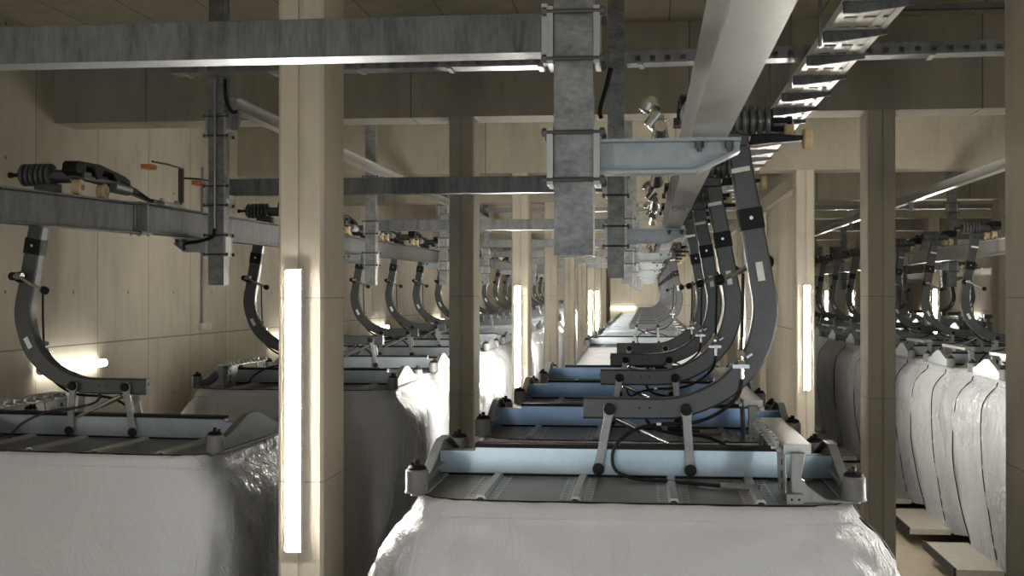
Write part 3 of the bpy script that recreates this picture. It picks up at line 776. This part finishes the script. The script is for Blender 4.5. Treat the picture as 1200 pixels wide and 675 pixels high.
# cross channels between the posts of the wall row and the centre row
def channel(x0, x1, y, z0, z1, label):
    m = MB()
    t = thing('cross_channel', label, 'beam', (x0, y, CZ+z0), 0, 'cross channels between posts')
    L = x1-x0; h = z1-z0
    m.prism([(-0.05, 0), (0.08, 0), (0.08, 0.010), (-0.040, 0.012), (-0.040, h-0.012), (0.08, h-0.010), (0.08, h), (-0.05, h)], 'x', 0, L, 0.002)
    m.done('channel_beam', M['chan'], t)
    m = MB(); m.box(-0.0195, 0, -0.058, 0.058, -0.03, h+0.03, 0.003); m.box(L, L+0.0195, -0.058, 0.058, -0.03, h+0.03, 0.003); islands(m, 'end_flange', M['galvl'], t)
    return t
for k, y in enumerate(FY[:7]):
    channel(PXL+0.112, PXM-0.112, y, 0.848, 0.985, 'grey cross channel over the head of both rows' if k == 0 else 'grey cross channel between two hanging posts, %s behind the big one' % ordn[k-1])
# long beams above the wall row and the side row
def long_beam(x, y0, y1, z0, z1, label):
    t = thing('long_beam', label, 'beam', (x, y0, CZ+z0), 0, 'long overhead beams')
    m = MB(); h = z1-z0; m.prism([(-0.05, 0), (0.05, 0), (0.05, 0.010), (0.012, 0.012), (0.012, h-0.012), (0.05, h-0.01), (0.05, h), (-0.05, h), (-0.05, h-0.01), (-0.012, h-0.012), (-0.012, 0.012), (-0.05, 0.010)], 'y', 0, y1-y0)
    m.done('beam_section', M['galvl'], t)
    m = MB()
    for yy in range(int((y1-y0)/5.8)+1):
        m.prism([(yy*5.8-0.0, -0.0), (yy*5.8+0.09, 0.0), (yy*5.8+0.04, -0.16), (yy*5.8, -0.16)], 'x', -0.03, 0.03, 0.003)
    islands(m, 'gusset', M['galv'], t)
    return t
long_beam(PXL+0.12, FY[1]+0.06, 54, 1.58, 1.70, 'grey overhead beam running back above the wall row')
long_beam(4.25, FY[1]-1.5, 54, 1.49, 1.62, 'grey overhead beam running back above the side row')

# ------------------------------------------------------------------ cable trays
def strut(x0, x1, y, z, label, yaw=0.0, name='cable_tray'):
    t = thing(name, label, 'cable tray', (x0, y, CZ+z), yaw, 'cable trays under the beams')
    L = x1-x0; m = MB()
    m.box(0, L, -0.10, 0.10, 0, 0.006); m.box(0, L, -0.104, -0.098, 0.0, 0.018); m.box(0, L, -0.104, -0.098, 0.058, 0.095); m.box(0, L, 0.098, 0.104, 0, 0.095)
    n = int(L/0.12)
    for i in range(n+1): m.box(min(i*0.12, L-0.07), min(i*0.12+0.075, L), -0.103, -0.099, 0.018, 0.058)
    m.done('tray_channel', M['galv'], t)
    m = MB()
    for i in range(int(L/0.75)+1): m.box(0.1+i*0.75, 0.14+i*0.75, -0.11, 0.11, -0.014, 0.0, 0.002)
    islands(m, 'tray_clip', M['galvl'], t)
    return t
strut(-3.98, PXM-0.09, FY[1]-0.18, 1.86, 'perforated cable tray between the two rows, end open by the wall row post')
strut(PXM+0.09, 3.5, FY[1]-0.185, 1.86, 'perforated cable tray crossing behind the sloping centre rail', -0.06)
strut(-3.98, XR-0.2, FY[4]-0.185, 1.86, 'perforated cable tray far back across all rows')
t = thing('ceiling_strut', 'thin perforated strut under the dark ceiling edge', 'strut', (1.8, 11.7, CZ+2.66))
m = MB(); m.box(0, 4.6, -0.02, 0.02, 0, 0.006); m.box(0, 4.6, -0.02, -0.016, 0, 0.06); m.box(0, 4.6, 0.016, 0.02, 0, 0.06); m.done('strut_channel', M['galv'], t)
m = MB()
for i in range(4): m.prism([(0.4+i*1.2, 0.0), (0.46+i*1.2, 0.0), (0.43+i*1.2, -0.16), (0.40+i*1.2, -0.16)], 'y', -0.02, 0.02)
islands(m, 'strut_bracket', M['galv'], t)
# the long tray over the aisle beside the centre rail, on cantilever arms
CX0, CX1, CZT = 1.22, 1.595, 1.785
t = thing('cable_ladder', 'bright ladder-like cable tray running back beside the centre rail', 'cable tray', (CX0, 4.75, CZ+CZT))
LL = 48.0; W = CX1-CX0
m = MB()
for s0 in (0.0, W-0.006): m.box(s0, s0+0.006, 0, LL, 0, 0.06)
for s0 in (0.006, 0.13, 0.25, W-0.046): m.box(s0, s0+0.04, 0, LL, 0, 0.004)
m.done('side_rail', M['tray'], t)
m = MB()
n = int(LL/0.30)
for i in range(n): m.box(0, W, i*0.30, i*0.30+0.22, 0.004, 0.010)
m.done('tray_floor', M['tray'], t)
for i in range(int(LL/0.85)):
    y = 0.25+i*0.85
    m = MB()
    m.prism([(-0.03, -0.075), (0.05, -0.075), (W+0.02, -0.030), (W+0.02, -0.008), (-0.03, -0.008)], 'y', y-0.018, y+0.018, 0.003)
    m.box(-0.03, W+0.02, y-0.035, y+0.035, -0.012, -0.002, 0.002)
    a = m.done('cantilever_arm', M['chan'], t)
    if i % 2 == 0:
        m = MB(); m.box(-0.045, -0.04, y-0.02, y+0.02, -0.10, CEIL-CZ-CZT); 
        for sy in (-1, 1): m.box(-0.06, -0.04, y+sy*0.02-0.003, y+sy*0.02+0.003, -0.10, CEIL-CZ-CZT)
        hs = m.done('drop_strut', M['galv'], a)

# ------------------------------------------------------------------ small things on the wall and rail
def wall_socket(y, label):
    t = thing('wall_socket', label, 'socket', (XL, y, CZ-0.46), 0, 'sockets on the concrete wall')
    m = MB(); m.box(0, 0.05, -0.20, 0.20, -0.045, 0.045, 0.008, 2); m.box(0.05, 0.056, -0.17, -0.03, -0.034, 0.034, 0.003); m.box(0.05, 0.056, 0.03, 0.17, -0.034, 0.034, 0.003); m.done('socket_box', M['box'], t)
    m = MB(); m.tube([(0.02, -0.1, 0.04), (0.02, -0.1, 2.3)], 0.016, 8); m.done('conduit', M['galv'], t)
    return t
wall_socket(17.0, 'grey twin socket under a conduit on the concrete wall, beside the lone post')
wall_socket(28.0, 'grey twin socket under a conduit seen inside a hanger bend')
t = thing('limit_sensor', 'wire sensor frame with orange caps on the wall row rail', 'sensor', (RXL-0.02, 9.6, CZ+0.51+ldz(9.9)+0.2365))
m = MB(); m.tube([(0.02, -0.35, 0.03), (0.02, 0.25, 0.03), (0.02, 0.25, 0.34), (0.02, -0.05, 0.345), (0.02, -0.35, 0.335)], 0.008, 8); m.box(0.0, 0.04, 0.235, 0.265, 0.05, 0.34, 0.004); m.done('sensor_frame', M['arm'], t)
m = MB(); m.cyl((0.02, -0.15, 0.02), (0.02, -0.15, 0.06), 0.02, 10); m.cyl((0.02, 0.15, 0.02), (0.02, 0.15, 0.06), 0.02, 10); m.box(-0.02, 0.06, -0.2, 0.3, 0.0, 0.025, 0.004); islands(m, 'sensor_foot', M['galvl'], t)
for p in ((0.02, -0.42, 0.29), (0.10, 0.44, 0.24)):
    m = MB(); m.box(p[0]-0.04, p[0]+0.04, p[1]-0.06, p[1]+0.06, p[2]-0.025, p[2]+0.012, 0.006, 2); m.done('orange_cap', M['orange'], t)
m = MB(); m.tube([(0.02, 0.25, 0.26), (0.10, 0.44, 0.27), (0.12, 0.75, 0.275)], 0.008, 8); m.done('sensor_wire', M['cable'], t)
# black cable and conduit on the wall row post
t = thing('post_conduit', 'slim conduit with black cable running down the wall row post', 'conduit', (PXL+0.0, FY[1]-0.105, CZ))
m = MB(); m.tube([(0.0, 0, 1.835), (0.0, 0, 0.56)], 0.009, 8); m.done('conduit_pipe', M['galvl'], t)
m = MB(); m.tube(catmull([(0.0, 0, 0.56), (-0.02, -0.01, 0.49), (-0.14, -0.01, 0.45), (-0.26, -0.01, 0.43), (-0.27, 0.0, 0.38)], 5), 0.014, 8); m.tube(catmull([(0.09, 0.0, 1.83), (0.10, 0, 1.65), (0.14, 0.02, 1.56), (0.18, 0.05, 1.56)], 5), 0.016, 8); m.done('cable', M['cable'], t)
t = thing('post_cable', 'short black cable hanging beside the second centre post', 'cable', (PXM-0.10, FY[1], CZ))
m = MB(); m.tube(catmull([(0.06, -0.10, 1.86), (0.02, -0.09, 1.70), (-0.03, -0.08, 1.52), (-0.02, -0.07, 1.45)], 5), 0.018, 8); m.done('cable', M['cable'], t)

# ------------------------------------------------------------------ daylight, camera, view
w = bpy.data.worlds.new('World'); scene.world = w; w.use_nodes = True
bg = w.node_tree.nodes['Background']; bg.inputs[0].default_value = (0.74, 0.86, 1.0, 1); bg.inputs[1].default_value = 0.55
cam = bpy.data.cameras.new('Camera'); co = bpy.data.objects.new('Camera', cam); COL.objects.link(co)
cam.sensor_width = 36.0; cam.lens = 1420/1200*36.0; cam.clip_end = 300; cam.clip_start = 0.05
co.location = (0, 0, CZ)
yaw = math.atan(158/1420); pitch = math.atan(7.5/1420)
co.rotation_euler = (PI/2+pitch, 0, yaw)
scene.camera = co
vs = scene.view_settings
scene.display_settings.display_device = 'sRGB'
vs.view_transform = 'Standard'; vs.look = 'None'; vs.gamma = 1.0; vs.use_curve_mapping = False
vs.exposure = 0.85
cy = scene.cycles
cy.use_denoising = True
cy.max_bounces = 7; cy.diffuse_bounces = 5; cy.glossy_bounces = 3; cy.transmission_bounces = 2
cy.sample_clamp_indirect = 6.0; cy.use_light_tree = True
